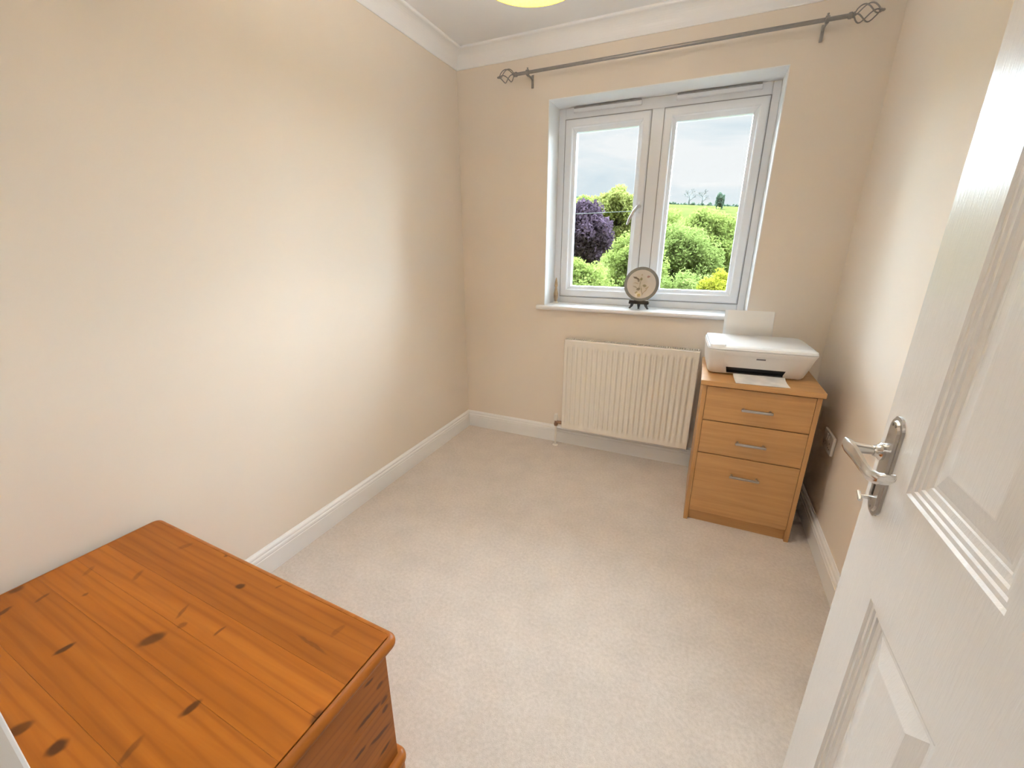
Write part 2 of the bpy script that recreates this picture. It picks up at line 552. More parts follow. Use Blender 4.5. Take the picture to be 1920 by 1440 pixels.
# outer frame
wp('frame', M['upvc'], WX0 + 0.004, 0.640, FY0, FY1, WZ0, WZ1 - 0.004, bev=0.003)
wp('frame', M['upvc'], 1.714, WX1 - 0.004, FY0, FY1, WZ0, WZ1 - 0.004, bev=0.003)
wp('frame', M['upvc'], 0.640, 1.714, FY0, FY1, 2.030, WZ1 - 0.004, bev=0.003)
wp('frame', M['upvc'], 0.640, 1.714, FY0, FY1, WZ0, 0.985, bev=0.003)
wp('mullion', M['upvc'], 1.139, 1.207, FY0, FY1, 0.985, 2.030, bev=0.003)

def ring(bm, x0, x1, z0, z1, prof):
    """closed picture-frame loft; prof = closed list of (inset, y)"""
    loops = []
    for s, y in prof:
        loops.append([bm.verts.new((x0 + s, y, z0 + s)), bm.verts.new((x1 - s, y, z0 + s)), bm.verts.new((x1 - s, y, z1 - s)), bm.verts.new((x0 + s, y, z1 - s))])
    n = len(loops)
    for i in range(n):
        A, B = loops[i], loops[(i + 1) % n]
        for k in range(4):
            bm.faces.new((A[k], A[(k + 1) % 4], B[(k + 1) % 4], B[k]))
    return bm
SASH = [(0.0, 0.230), (0.0, 0.176), (0.003, 0.169), (0.008, 0.167), (0.036, 0.167), (0.042, 0.170), (0.046, 0.180), (0.064, 0.194), (0.0655, 0.202), (0.0655, 0.230)]
def sash(x0, x1):
    bm = bmesh.new(); ring(bm, x0 + 0.003, x1 - 0.003, 0.990, 2.025, SASH)
    s = to_obj('sash', bm, M['upvc'], win); s.location = -Vector(win.location)
    bm = bmesh.new(); ring(bm, x0 + 0.0625, x1 - 0.0625, 0.987 + 0.0625, 2.028 - 0.0625, [(0, 0.196), (0.005, 0.198), (0.005, 0.204), (0, 0.204)])
    to_obj('gasket', bm, M['gasket'], s)
    bm = bmesh.new(); ring(bm, x0 - 0.002, x1 + 0.002, 0.985, 2.030, [(0, 0.1785), (0.0052, 0.1785), (0.0052, 0.200), (0, 0.200)])
    to_obj('seal', bm, M['gasket'], s)
    wp('pane', M['glass'], x0 + 0.062, x1 - 0.062, 0.205, 0.225, 1.047, 1.968, parent=s)
    return s
s1 = sash(0.640, 1.140)
s2 = sash(1.206, 1.714)
# trickle vents
for (a, b_) in ((0.690, 1.082), (1.262, 1.668)):
    v = wp('trickle_vent', M['upvc'], a, b_, 0.158, 0.181, 2.056, 2.077, bev=0.004)
    wp('vent_slot', M['gasket'], a + 0.004, b_ - 0.004, 0.160, 0.176, 2.0775, 2.0840, parent=v)
# cranked handle on the opening light
bm = bmesh.new()
box(bm, 1.112, 1.132, 0.150, 0.168, 1.490, 1.555, 0.005, 3)
hnd = to_obj('window_handle', bm, M['upvc'], s1, smooth=True, auto=40)
bm = bmesh.new()
tube(bm, [(1.122, 0.150, 1.530), (1.121, 0.126, 1.530), (1.112, 0.116, 1.522), (1.094, 0.113, 1.498), (1.074, 0.113, 1.462), (1.062, 0.113, 1.428)], [0.008, 0.008, 0.009, 0.009, 0.008, 0.006], 10)
to_obj('lever', bm, M['steel'], hnd, smooth=True, auto=50)

# ------------------------------------------------------------------ door: four panels, standing open square to the doorway
DXF, DT = 1.813, 0.035        # front face, thickness
DY0, DY1 = -1.790, -2.550     # latch edge, hinge edge
DZ0, DZ1 = 0.012, 1.985
door = struct(empty('door_1', (DXF + DT / 2, DY1, DZ0)), 'white gloss four-panel door standing open', 'door')
def dp(name, s0, s1_, z0, z1, par=door):
    bm = bmesh.new(); box(bm, DXF, DXF + DT, DY0 - s1_, DY0 - s0, z0, z1)
    o = to_obj(name, bm, M['door'], par); o.location = -Vector(door.location)
    return o
SA, SB, SC, SD = 0.117, 0.336, 0.424, 0.643
ZL0, ZL1, ZU0, ZU1 = 0.215, 0.797, 0.978, 1.870
dp('stile', 0, SA, DZ0, DZ1); dp('stile', SD, 0.76, DZ0, DZ1)
dp('rail', SA, SD, ZU1, DZ1); dp('rail', SA, SD, ZL1, ZU0); dp('rail', SA, SD, DZ0, ZL0)
dp('mullion', SB, SC, ZL0, ZL1); dp('mullion', SB, SC, ZU0, ZU1)
PAN = [(0.0, 0.0), (0.003, 0.0035), (0.009, 0.0035), (0.011, 0.0062), (0.017, 0.0062), (0.019, 0.0090), (0.027, 0.0105), (0.029, 0.0118), (0.034, 0.0118), (0.062, 0.0050), (0.064, 0.0048)]
def panel(s0, s1_, z0, z1):
    bm = bmesh.new()
    for side in (0, 1):
        loops = []
        for ins, d in PAN:
            x = DXF + d if side == 0 else DXF + DT - d
            ya, yb = DY0 - s0 - ins, DY0 - s1_ + ins
            loops.append([bm.verts.new((x, ya, z0 + ins)), bm.verts.new((x, yb, z0 + ins)), bm.verts.new((x, yb, z1 - ins)), bm.verts.new((x, ya, z1 - ins))])
        for A, B in zip(loops, loops[1:]):
            for k in range(4):
                bm.faces.new((A[k], A[(k + 1) % 4], B[(k + 1) % 4], B[k]))
        bm.faces.new(loops[-1])
        if side == 0: L0 = loops[0]
        else: L1 = loops[0]
    for k in range(4):
        bm.faces.new((L0[k], L0[(k + 1) % 4], L1[(k + 1) % 4], L1[k]))
    o = to_obj('panel', bm, M['door'], door); o.location = -Vector(door.location)
for z0, z1 in ((ZL0, ZL1), (ZU0, ZU1)):
    panel(SA, SB, z0, z1); panel(SC, SD, z0, z1)

# lever lock handle, both sides share the look; front one is in view
hy = DY0 - 0.045
def plate_outline():
    w = 0.0205; h = 0.082
    pts = []
    for k in range(7):          # top: stepped and domed
        a = math.pi * k / 6
        pts.append((w * 0.62 * math.cos(a), h + 0.006 * math.sin(a) - 0.006))
    pts = [(w, h - 0.016), (w * 0.86, h - 0.010)] + pts + [(-w * 0.86, h - 0.010), (-w, h - 0.016)]
    low = [(-a, -b_) for a, b_ in pts]
    return pts + low
def door_handle(x, sgn):
    bm = bmesh.new()
    out = plate_outline(); zc = 0.981
    prism(bm, out, lambda a, b_: (x, hy + a, zc + b_), lambda a, b_: (x + sgn * 0.0035, hy + a, zc + b_))
    out2 = [(a * 0.80, b_ * 0.93) for a, b_ in out]
    prism(bm, out2, lambda a, b_: (x + sgn * 0.003, hy + a, zc + b_), lambda a, b_: (x + sgn * 0.0065, hy + a * 0.88, zc + b_ * 0.97))
    pl = to_obj('handle_plate', bm, M['steel'], door); pl.location = -Vector(door.location)
    sy, sz = hy + 0.012, 1.001
    bm = bmesh.new()
    R_ = Matrix.Translation((x, sy, sz)) @ Matrix.Rotation(sgn * math.pi / 2, 4, 'Y')
    lathe(bm, [(0.0, 0.004), (0.0135, 0.004), (0.0135, 0.010), (0.010, 0.013), (0.0085, 0.018), (0.0, 0.018)], 20, R_)
    to_obj('rose', bm, M['chrome'], pl, smooth=True, auto=40)
    bm = bmesh.new()
    X = lambda d: x + sgn * d
    tube(bm, [(X(0.012), sy, sz), (X(0.034), sy, sz), (X(0.047), sy - 0.001, sz)], [0.0068, 0.0078, 0.0105], 14)
    # blade of the lever, running towards the hinges, its end scrolling back to the door
    blade = [(X(0.051), sy + 0.012, sz + 0.002), (X(0.050), sy - 0.002, sz + 0.002), (X(0.047), sy - 0.030, sz + 0.000), (X(0.045), sy - 0.060, sz - 0.004), (X(0.043), sy - 0.080, sz - 0.006), (X(0.036), sy - 0.088, sz - 0.006), (X(0.024), sy - 0.088, sz - 0.005), (X(0.017), sy - 0.084, sz - 0.004)]
    hh = [0.009, 0.0115, 0.010, 0.0085, 0.0085, 0.0085, 0.008, 0.006]
    th = [0.004, 0.0055, 0.005, 0.0045, 0.0045, 0.0045, 0.004, 0.003]
    rings = []
    for i, p in enumerate(blade):
        p = Vector(p)
        d = Vector(blade[min(i + 1, len(blade) - 1)]) - Vector(blade[max(i - 1, 0)])
        d.normalize(); nrm = d.cross(Vector((0, 0, 1))).normalized()
        rg = []
        for k in range(10):
            a = 2 * math.pi * k / 10
            ca, sa = math.cos(a), math.sin(a)
            rg.append(bm.verts.new(p + nrm * th[i] * math.copysign(abs(ca) ** 0.6, ca) + Vector((0, 0, 1)) * hh[i] * math.copysign(abs(sa) ** 0.6, sa)))
        rings.append(rg)
    for A, B in zip(rings, rings[1:]):
        for k in range(10):
            bm.faces.new((A[k], A[(k + 1) % 10], B[(k + 1) % 10], B[k]))
    bm.faces.new(rings[0]); bm.faces.new(rings[-1])
    to_obj('lever', bm, M['chrome'], pl, smooth=True, auto=45)
    bm = bmesh.new()
    kh = [(0.0032, 0.0), (0.0022, 0.014)]
    box(bm, min(X(0.006), X(0.0072)), max(X(0.006), X(0.0072)), hy + 0.002, hy + 0.0075, 0.930, 0.952, 0.0004, 1)
    to_obj('keyhole', bm, M['black'], pl)
    bm = bmesh.new()
    tube(bm, [(X(0.005), hy + 0.004, 0.924), (X(0.020), hy + 0.004, 0.924)], 0.003, 10)
    tube(bm, [(X(0.021), hy + 0.013, 0.927), (X(0.022), hy - 0.004, 0.921)], 0.003, 10)
    to_obj('thumb_turn', bm, M['chrome'], pl, smooth=True, auto=50)
    for dz in (0.069, -0.069):
        for dy in ((0.005, -0.005) if dz > 0 else (0.0,)):
            bm = bmesh.new()
            lathe(bm, [(0, 0.0055), (0.0028, 0.0055), (0.0028, 0.0072), (0, 0.0078)], 10, Matrix.Translation((x, hy + dy, zc + dz)) @ Matrix.Rotation(sgn * math.pi / 2, 4, 'Y'))
            to_obj('screw', bm, M['dark_metal'], pl)
door_handle(DXF, -1)
door_handle(DXF + DT, 1)

# ------------------------------------------------------------------ pine chest
CHR = rad(-1.6)
chest = tag(empty('blanket_chest', (0.512, -2.270, 0), CHR), 'orange varnished knotty pine chest against the left wall', 'chest')
# (x, y, rx, ry, angle, darkness) in the chest's own axes, on the lid
LK = [(-0.264, 0.206, .020, .009, 70, .35), (-0.116, 0.240, .011, .007, 80, .8), (0.027, 0.181, .013, .008, 20, .9), (0.117, 0.221, .008, .004, 60, .5),
      (0.004, 0.002, .026, .019, 60, .80), (-0.137, -0.094, .008, .020, -8, .95), (0.238, -0.044, .009, .023, -6, .9), (0.100, -0.184, .014, .014, 20, .95),
      (0.001, -0.201, .018, .013, 50, .8), (-0.469, -0.072, .014, .018, 20, .7), (-0.387, 0.039, .008, .035, 30, .35), (-0.251, 0.088, .008, .034, 35, .4),
      (-0.290, -0.005, .006, .007, 0, .6), (-0.017, 0.072, .006, .028, 28, .5), (0.024, 0.051, .009, .008, 0, .5), (0.117, 0.080, .005, .013, 10, .65),
      (-0.374, -0.054, .006, .018, 20, .6), (-0.397, -0.112, .007, .022, 15, .8), (0.222, -0.132, .007, .050, 22, .55), (0.355, 0.195, .008, .028, -10, .35),
      (0.329, 0.146, .050, .004, 0, .45), (0.470, 0.046, .016, .020, 0, .85)]
LK += [(0.30, -0.20, .012, .016, 15, .8), (-0.20, -0.19, .010, .014, 0, .7), (0.39, -0.10, .007, .014, 0, .6)]
SK = [(0.170, 0.412, .016, .005, 0, .85), (0.197, 0.369, .010, .006, 0, .7), (0.204, 0.315, .012, .008, 0, .8), (0.203, 0.288, .010, .007, 0, .8), (0.155, 0.327, .040, .006, -8, .85),
      (0.178, 0.236, .036, .006, -12, .8), (0.188, 0.177, .022, .006, 0, .9), (0.122, 0.260, .018, .006, 0, .85), (0.02, 0.33, .020, .008, 0, .8), (-0.09, 0.22, .022, .009, 0, .8), (-0.13, 0.40, .016, .007, 0, .7)]
M['pine_lid'] = mat_pine('knotty_pine_lid', 'x', LK, chest, 'xy')
M['pine_side'] = mat_pine('knotty_pine_side', 'y', SK, chest, 'yz')
M['pine'] = mat_pine('pine_front_board', 'x', [], chest, 'xy')
LZ0, LZ1 = 0.452, 0.480
lx0, lx1, ly0, ly1 = -0.487, 0.480, -0.235, 0.247
# lid boards (grain lengthwise), framed by a rounded moulding
edges = [ly0 + 0.012, -0.150, -0.032, 0.044, 0.112, ly1 - 0.012]
lid = boxo('lid', M['pine'], chest, lx0 + 0.014, lx1 - 0.014, ly0 + 0.014, ly1 - 0.014, LZ0 + 0.002, LZ1 - 0.006)
for k, (a, b_) in enumerate(zip(edges, edges[1:])):
    p = boxo('plank', M['pine_lid'], lid, lx0 + 0.012, lx1 - 0.0145, a + 0.0001, b_ - 0.0001, LZ0 + 0.006, LZ1, 0.0003, 1)
    p.location -= Vector(lid.location)
def ring_mould(name, x0, x1, y0, y1, rc, prof, mat, parent, off):
    """sweep a closed (outward offset, z) profile round a rectangle with rounded corners"""
    path = []
    for (cx, cy, a0) in ((x1 - rc, y1 - rc, 0), (x0 + rc, y1 - rc, 90), (x0 + rc, y0 + rc, 180), (x1 - rc, y0 + rc, 270)):
        for k in range(7):
            a = rad(a0 + 90 * k / 6)
            path.append((cx, cy, rc, math.cos(a), math.sin(a)))
    bm = bmesh.new()
    loops = [[bm.verts.new((cx + (r_ + o_) * ca, cy + (r_ + o_) * sa, z)) for o_, z in prof] for cx, cy, r_, ca, sa in path]
    n, m = len(loops), len(prof)
    for i in range(n):
        A, B = loops[i], loops[(i + 1) % n]
        for k in range(m):
            bm.faces.new((A[k], A[(k + 1) % m], B[(k + 1) % m], B[k]))
    o = to_obj(name, bm, mat, parent, smooth=True, auto=35)
    o.location = off
    return o
prof = [(-0.0115, LZ0), (-0.0115, LZ1 - 0.0012), (-0.0100, LZ1 - 0.0002)]
for k in range(11):
    a = math.pi / 2 - math.pi * k / 10
    prof.append((-0.010 + 0.0145 * math.cos(a), (LZ0 + LZ1) / 2 + 0.0142 * math.sin(a)))
ring_mould('edge_moulding', lx0 + 0.001, lx1 - 0.001, ly0 + 0.001, ly1 - 0.001, 0.020, prof, M['pine_side'], lid, -Vector(lid.location))
# body: end boards, front and back boards
bx0, bx1, by0, by1 = lx0 + 0.020, lx1 - 0.020, ly0 + 0.022, ly1 - 0.022
def endwall(xa, xb):
    zs = [0.02, 0.165, 0.305, LZ0]
    par = boxo('end_panel', M['pine_side'], chest, min(xa, xb) + 0.003, max(xa, xb) - 0.003, by0 + 0.003, by1 - 0.003, 0.02, LZ0 - 0.001)
    for za, zb in zip(zs, zs[1:]):
        q = boxo('plank', M['pine_side'], par, min(xa, xb), max(xa, xb), by0, by1, za + 0.0003, zb - 0.0003, 0.0006, 1)
        q.location -= Vector(par.location)
endwall(bx1 - 0.02, bx1); endwall(bx0, bx0 + 0.02)
boxo('front_panel', M['pine'], chest, bx0 + 0.02, bx1 - 0.02, by0, by0 + 0.018, 0.02, LZ0, 0.001)
boxo('back_panel', M['pine'], chest, bx0 + 0.02, bx1 - 0.02, by1 - 0.018, by1, 0.02, LZ0, 0.001)
# plinth with a rounded top edge
prof = [(0.0, 0.0), (0.015, 0.0), (0.015, 0.074)]
for k in range(9):
    a = -math.pi / 2 + math.pi * k / 8
    prof.append((0.008 + 0.0125 * math.cos(a), 0.0905 + 0.0145 * math.sin(a)))
prof.append((0.0, 0.105))
ring_mould('plinth', bx0, bx1, by0, by1, 0.004, prof, M['pine_side'], chest, Vector((0, 0, 0)))

# ------------------------------------------------------------------ drawer cabinet
CX0, CX1, CYF, CYB = 1.578, 2.030, -0.592, -0.145
cab = tag(empty('drawer_cabinet', ((CX0 + CX1) / 2, (CYF + CYB) / 2, 0)), 'beech effect three-drawer cabinet beside the radiator', 'cabinet')
def cp(name, mat, *b, bev=0.001, parent=cab):
    o = boxo(name, mat, parent, *b, bev, 2)
    o.location -= Vector(parent.location) if parent is cab else Vector(cab.location) + Vector(parent.location)
    return o
cp('side_panel', M['beech_v'], CX0, CX0 + 0.018, CYF, CYB, 0, 0.712)
cp('side_panel', M['beech_v'], CX1 - 0.018, CX1, CYF, CYB, 0, 0.712)
cp('back_panel', M['beech_v'], CX0 + 0.018, CX1 - 0.018, CYB - 0.012, CYB, 0.03, 0.712)
cp('bottom_board', M['beech'], CX0 + 0.018, CX1 - 0.018, CYF + 0.02, CYB - 0.012, 0.053, 0.068)
cp('top_board', M['beech'], CX0 - 0.010, CX1 + 0.008, CYF - 0.014, CYB, 0.712, 0.735, bev=0.0025)
cp('plinth', M['beech'], CX0 + 0.018, CX1 - 0.018, CYF + 0.018, CYF + 0.034, 0, 0.052)
for (z0, z1, hz) in ((0.546, 0.706, 0.620), (0.381, 0.5415, 0.457), (0.060, 0.3765, 0.289)):
    d = cp('drawer', M['beech'], CX0 + 0.0195, CX1 - 0.0195, CYF, CYF + 0.018, z0, z1)
    cp('drawer_box', M['beech'], CX0 + 0.035, CX1 - 0.035, CYF + 0.018, CYB - 0.03, z0 + 0.02, z1 - 0.02, parent=d)
    bm = bmesh.new()
    xa, xb = 1.744, 1.866
    tube(bm, [(xa + 0.010, CYF + 0.001, hz), (xa + 0.010, CYF - 0.020, hz), (xa + 0.0101, CYF - 0.022, hz)], 0.005, 10)
    tube(bm, [(xb - 0.010, CYF + 0.001, hz), (xb - 0.010, CYF - 0.020, hz), (xb - 0.0101, CYF - 0.022, hz)], 0.005, 10)
    box(bm, xa, xb, CYF - 0.028, CYF - 0.019, hz - 0.006, hz + 0.006, 0.003, 2)
    h = to_obj('handle', bm, M['steel'], d, smooth=True, auto=40)
    h.location = -Vector(cab.location) - Vector(d.location)

# ------------------------------------------------------------------ printer
PZ = 0.735
prt = tag(empty('inkjet_printer', (1.785, -0.36, PZ), rad(3.5)), 'white inkjet printer on top of the drawer cabinet', 'printer')
def rrect(x0, x1, y0, y1, r, z, n=5):
    pts = []
    for (cx, cy, a0) in ((x1 - r, y1 - r, 0), (x0 + r, y1 - r, 90), (x0 + r, y0 + r, 180), (x1 - r, y0 + r, 270)):
        for k in range(n + 1):
            a = rad(a0 + 90 * k / n)
            pts.append((cx + r * math.cos(a), cy + r * math.sin(a), z))
    return pts
def loft(bm, secs, cap0=True, cap1=True):
    L = [[bm.verts.new(p) for p in s] for s in secs]
    for A, B in zip(L, L[1:]):
        n = len(A)
        for k in range(n):
            bm.faces.new((A[k], A[(k + 1) % n], B[(k + 1) % n], B[k]))
    if cap0: bm.faces.new(L[0][::-1])
    if cap1: bm.faces.new(L[-1])
    return bm
HW, YF = 0.214, -0.165       # half width, front of the overhanging top (local)
YB = 0.150
bm = bmesh.new()
loft(bm, [rrect(-0.192, 0.184, -0.092, YB - 0.01, 0.02, 0.004), rrect(-0.200, 0.190, -0.104, YB - 0.004, 0.022, 0.014), rrect(-0.205, 0.197, -0.122, YB, 0.024, 0.045),
          rrect(-HW + 0.003, HW - 0.006, YF + 0.012, YB, 0.026, 0.105), rrect(-HW, HW, YF, YB, 0.028, 0.124), rrect(-HW, HW, YF, YB, 0.028, 0.128)])
to_obj('body', bm, M['printer'], prt, smooth=True, auto=35)
bm = bmesh.new()
loft(bm, [rrect(-HW + 0.001, HW - 0.001, YF + 0.001, YB, 0.028, 0.1295), rrect(-HW, HW, YF, YB, 0.028, 0.131), rrect(-HW + 0.002, HW - 0.002, YF + 0.004, YB, 0.028, 0.140), rrect(-HW + 0.010, HW - 0.016, YF + 0.018, YB - 0.006, 0.03, 0.147)])
to_obj('scanner_lid', bm, M['printer_top'], prt, smooth=True, auto=35)
# raised control strip at the left of the lid
bm = bmesh.new()
loft(bm, [rrect(-HW + 0.004, -HW + 0.072, YF + 0.004, YB - 0.02, 0.012, 0.138), rrect(-HW + 0.006, -HW + 0.070, YF + 0.010, YB - 0.022, 0.012, 0.1505), rrect(-HW + 0.012, -HW + 0.064, YF + 0.018, YB - 0.028, 0.010, 0.152)])
to_obj('control_panel', bm, M['printer_top'], prt, smooth=True, auto=35)
for k in range(4):
    bm = bmesh.new()
    lathe(bm, [(0, 0), (0.006, 0), (0.006, 0.0016), (0, 0.0018)], 14, Matrix.Translation((-HW + 0.038, -0.10 + k * 0.03, 0.1515)))
    to_obj('button', bm, M['printer'], prt)
# front: flush door panel, output slot, badge (front face slopes back towards the base)
def fy(z):      # local y of the front face at height z
    zs = [0.004, 0.014, 0.045, 0.105, 0.124]; ys = [-0.092, -0.104, -0.122, YF + 0.012, YF]
    return float(np.interp(z, zs, ys))
bm = bmesh.new()
def slab(bm, xa, xb, z0, z1, d0, d1, taper=0.0, n=5):
    zz = [z0 + (z1 - z0) * k / n for k in range(n + 1)]
    F = [(bm.verts.new((xa + taper * (z1 - z) / (z1 - z0), fy(z) - d1, z)), bm.verts.new((xb - taper * (z1 - z) / (z1 - z0), fy(z) - d1, z))) for z in zz]
    B = [(bm.verts.new((xa + taper * (z1 - z) / (z1 - z0), fy(z) + d0, z)), bm.verts.new((xb - taper * (z1 - z) / (z1 - z0), fy(z) + d0, z))) for z in zz]
    for k in range(n):
        bm.faces.new((F[k][0], F[k][1], F[k + 1][1], F[k + 1][0]))
        bm.faces.new((B[k][1], B[k][0], B[k + 1][0], B[k + 1][1]))
        bm.faces.new((F[k][0], F[k + 1][0], B[k + 1][0], B[k][0]))
        bm.faces.new((F[k][1], B[k][1], B[k + 1][1], F[k + 1][1]))
    bm.faces.new((F[0][0], B[0][0], B[0][1], F[0][1])); bm.faces.new((F[-1][0], F[-1][1], B[-1][1], B[-1][0]))
slab(bm, -0.142, 0.150, 0.043, 0.104, 0.004, 0.0016)
to_obj('cartridge_door', bm, M['printer'], prt)
bm = bmesh.new(); slab(bm, -0.128, 0.110, 0.015, 0.0425, 0.006, 0.0012, 0.006)
slot = to_obj('output_slot', bm, M['black'], prt)
bm = bmesh.new(); slab(bm, -0.122, 0.104, 0.014, 0.018, 0.003, 0.009, 0.0, 1)
to_obj('slot_lip', bm, M['dark_plastic'], slot)
bm = bmesh.new(); slab(bm, -0.016, 0.020, 0.090, 0.097, 0.001, 0.0022, 0.0, 1)
to_obj('badge', bm, M['logo'], prt)
for fx in (-0.17, 0.16):
    for fy_ in (-0.07, 0.11):
        bm = bmesh.new(); lathe(bm, [(0, 0), (0.012, 0), (0.012, 0.006), (0, 0.006)], 12, Matrix.Translation((fx, fy_, 0)))
        to_obj('foot', bm, M['dark_plastic'], prt)
# rear paper support
bm = bmesh.new()
Rt = Matrix.Translation((0.0, YB + 0.008, 0.10)) @ Matrix.Rotation(rad(-14), 4, 'X')
box(bm, -0.132, 0.090, -0.001, 0.002, -0.02, 0.165, 0.001, 1)
bmesh.ops.transform(bm, matrix=Rt, verts=bm.verts[:])
to_obj('rear_support', bm, M['printer_top'], prt)

def sheet(name, w, pts, xc, mat, parent=None):
    """paper following the (y, z) line pts, w wide"""
    bm = bmesh.new()
    top = [(bm.verts.new((xc - w / 2, y, z)), bm.verts.new((xc + w / 2, y, z))) for y, z in pts]
    bot = [(bm.verts.new((xc - w / 2, y, z - 0.0006)), bm.verts.new((xc + w / 2, y, z - 0.0006))) for y, z in pts]
    n = len(pts)
    for k in range(n - 1):
        bm.faces.new((top[k][0], top[k][1], top[k + 1][1], top[k + 1][0]))
        bm.faces.new((bot[k][1], bot[k][0], bot[k + 1][0], bot[k + 1][1]))
        bm.faces.new((top[k][0], top[k + 1][0], bot[k + 1][0], bot[k][0]))
        bm.faces.new((top[k][1], bot[k][1], bot[k + 1][1], top[k + 1][1]))
    bm.faces.new((top[0][0], bot[0][0], bot[0][1], top[0][1])); bm.faces.new((top[-1][0], top[-1][1], bot[-1][1], bot[-1][0]))
    return to_obj(name, bm, mat, parent)
# paper in the rear feed (stands against the support) and the sheet lying out of the slot
o = sheet('paper_sheet', 0.207, [(0.0, 0.0), (0.0, 0.08), (0.001, 0.162)], 0.0, M['paper'])
o.matrix_world = Matrix.Translation((1.785, -0.36, PZ)) @ Matrix.Rotation(rad(3.5), 4, 'Z') @ Matrix.Translation((-0.016, YB + 0.004, 0.105)) @ Matrix.Rotation(rad(-14), 4, 'X')
tag(o, 'blank white sheet standing upright in the rear of the printer', 'paper')

def mat_print():
    b = NB('printed_paper')
    v = b.coords()
    n = b.noise(v, 14, 2)
    b.color(b.ramp(n, [(0.35, (0.66, 0.65, 0.65, 1)), (0.6, (0.82, 0.80, 0.79, 1))]))
    b.set(Roughness=0.8)
    return b.m
M['print'] = mat_print()
o = sheet('paper_sheet', 0.207, [(-0.116, 0.0125), (-0.128, 0.0075), (-0.142, 0.0045), (-0.155, 0.0028), (-0.170, 0.0016), (-0.232, 0.0014)], 0.0, M['print'])
o.matrix_world = Matrix.Translation((1.785, -0.36, PZ)) @ Matrix.Rotation(rad(3.5), 4, 'Z') @ Matrix.Translation((0.010, 0, 0))
tag(o, 'pale sheet lying flat on the cabinet below the printer slot', 'paper')

# ------------------------------------------------------------------ radiator
rdt = tag(empty('radiator', (1.16, -0.06, 0.145)), 'cream white ribbed panel radiator below the window', 'radiator')
RX0, RX1, RZ0, RZ1, RYF = 0.770, 1.556, 0.145, 0.750, -0.100
def to_r(o):
    o.location = -Vector(rdt.location)
    return o
def rib_panel(yf, sgn):
    bm = bmesh.new()
    n_r = 24
    pitch = (RX1 - RX0 - 0.03) / n_r
    xs = [RX0, RX0 + 0.004]
    ds = [0.006, 0.0]
    for k in range(n_r):
        a = RX0 + 0.015 + pitch * k
        for (t_, d_) in ((0.0, 0), (0.12, 0), (0.26, 0.5), (0.36, 1), (0.64, 1), (0.74, 0.5), (0.88, 0)):
            xs.append(a + pitch * t_); ds.append(-d_)
    xs += [RX1 - 0.004, RX1]; ds += [0.0, 0.006]
    zs = [(RZ0, 0, 0.006), (RZ0 + 0.004, 0, 0), (RZ0 + 0.030, 0, 0), (RZ0 + 0.042, 0.6, 0), (RZ0 + 0.052, 1, 0), (RZ1 - 0.056, 1, 0), (RZ1 - 0.046, 0.6, 0), (RZ1 - 0.034, 0, 0), (RZ1 - 0.004, 0, 0), (RZ1, 0, 0.006)]
    grid = []
    for z, w, e_ in zs:
        row = []
        for x, d in zip(xs, ds):
            dd = (d if d > 0 else -d * 0.0085 * w)
            row.append(bm.verts.new((x, yf + sgn * max(dd, e_), z)))
        grid.append(row)
    for A, B in zip(grid, grid[1:]):
        for k in range(len(xs) - 1):
            bm.faces.new((A[k], A[k + 1], B[k + 1], B[k]))
    return to_r(to_obj('front_panel' if sgn > 0 else 'back_panel', bm, M['rad'], rdt, smooth=True, auto=50))
rib_panel(RYF, 1)
rib_panel(RYF + 0.062, -1)
for xa in (RX0 + 0.001, RX1 - 0.004):
    bm = bmesh.new(); box(bm, xa, xa + 0.003, RYF + 0.005, RYF + 0.057, RZ0 + 0.01, RZ1 + 0.001, 0.001, 1)
    to_r(to_obj('side_cover', bm, M['rad'], rdt))
bm = bmesh.new()
box(bm, RX0 + 0.004, RX1 - 0.004, RYF + 0.005, RYF + 0.012, RZ1 - 0.001, RZ1 + 0.002); box(bm, RX0 + 0.004, RX1 - 0.004, RYF + 0.050, RYF + 0.057, RZ1 - 0.001, RZ1 + 0.002)
for k in range(60):
    x = RX0 + 0.012 + k * (RX1 - RX0 - 0.024) / 59
    box(bm, x - 0.003, x + 0.003, RYF + 0.011, RYF + 0.051, RZ1 - 0.001, RZ1 + 0.002)
to_r(to_obj('top_grille', bm, M['rad'], rdt))
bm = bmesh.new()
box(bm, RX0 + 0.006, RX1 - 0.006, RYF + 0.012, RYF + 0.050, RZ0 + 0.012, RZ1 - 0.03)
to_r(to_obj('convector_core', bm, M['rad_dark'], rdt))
for xa in (RX0 + 0.12, RX1 - 0.12):
    bm = bmesh.new(); box(bm, xa - 0.015, xa + 0.015, RYF + 0.060, -0.0008, RZ0 + 0.06, RZ1 - 0.06)
    to_r(to_obj('wall_bracket', bm, M['rad'], rdt))
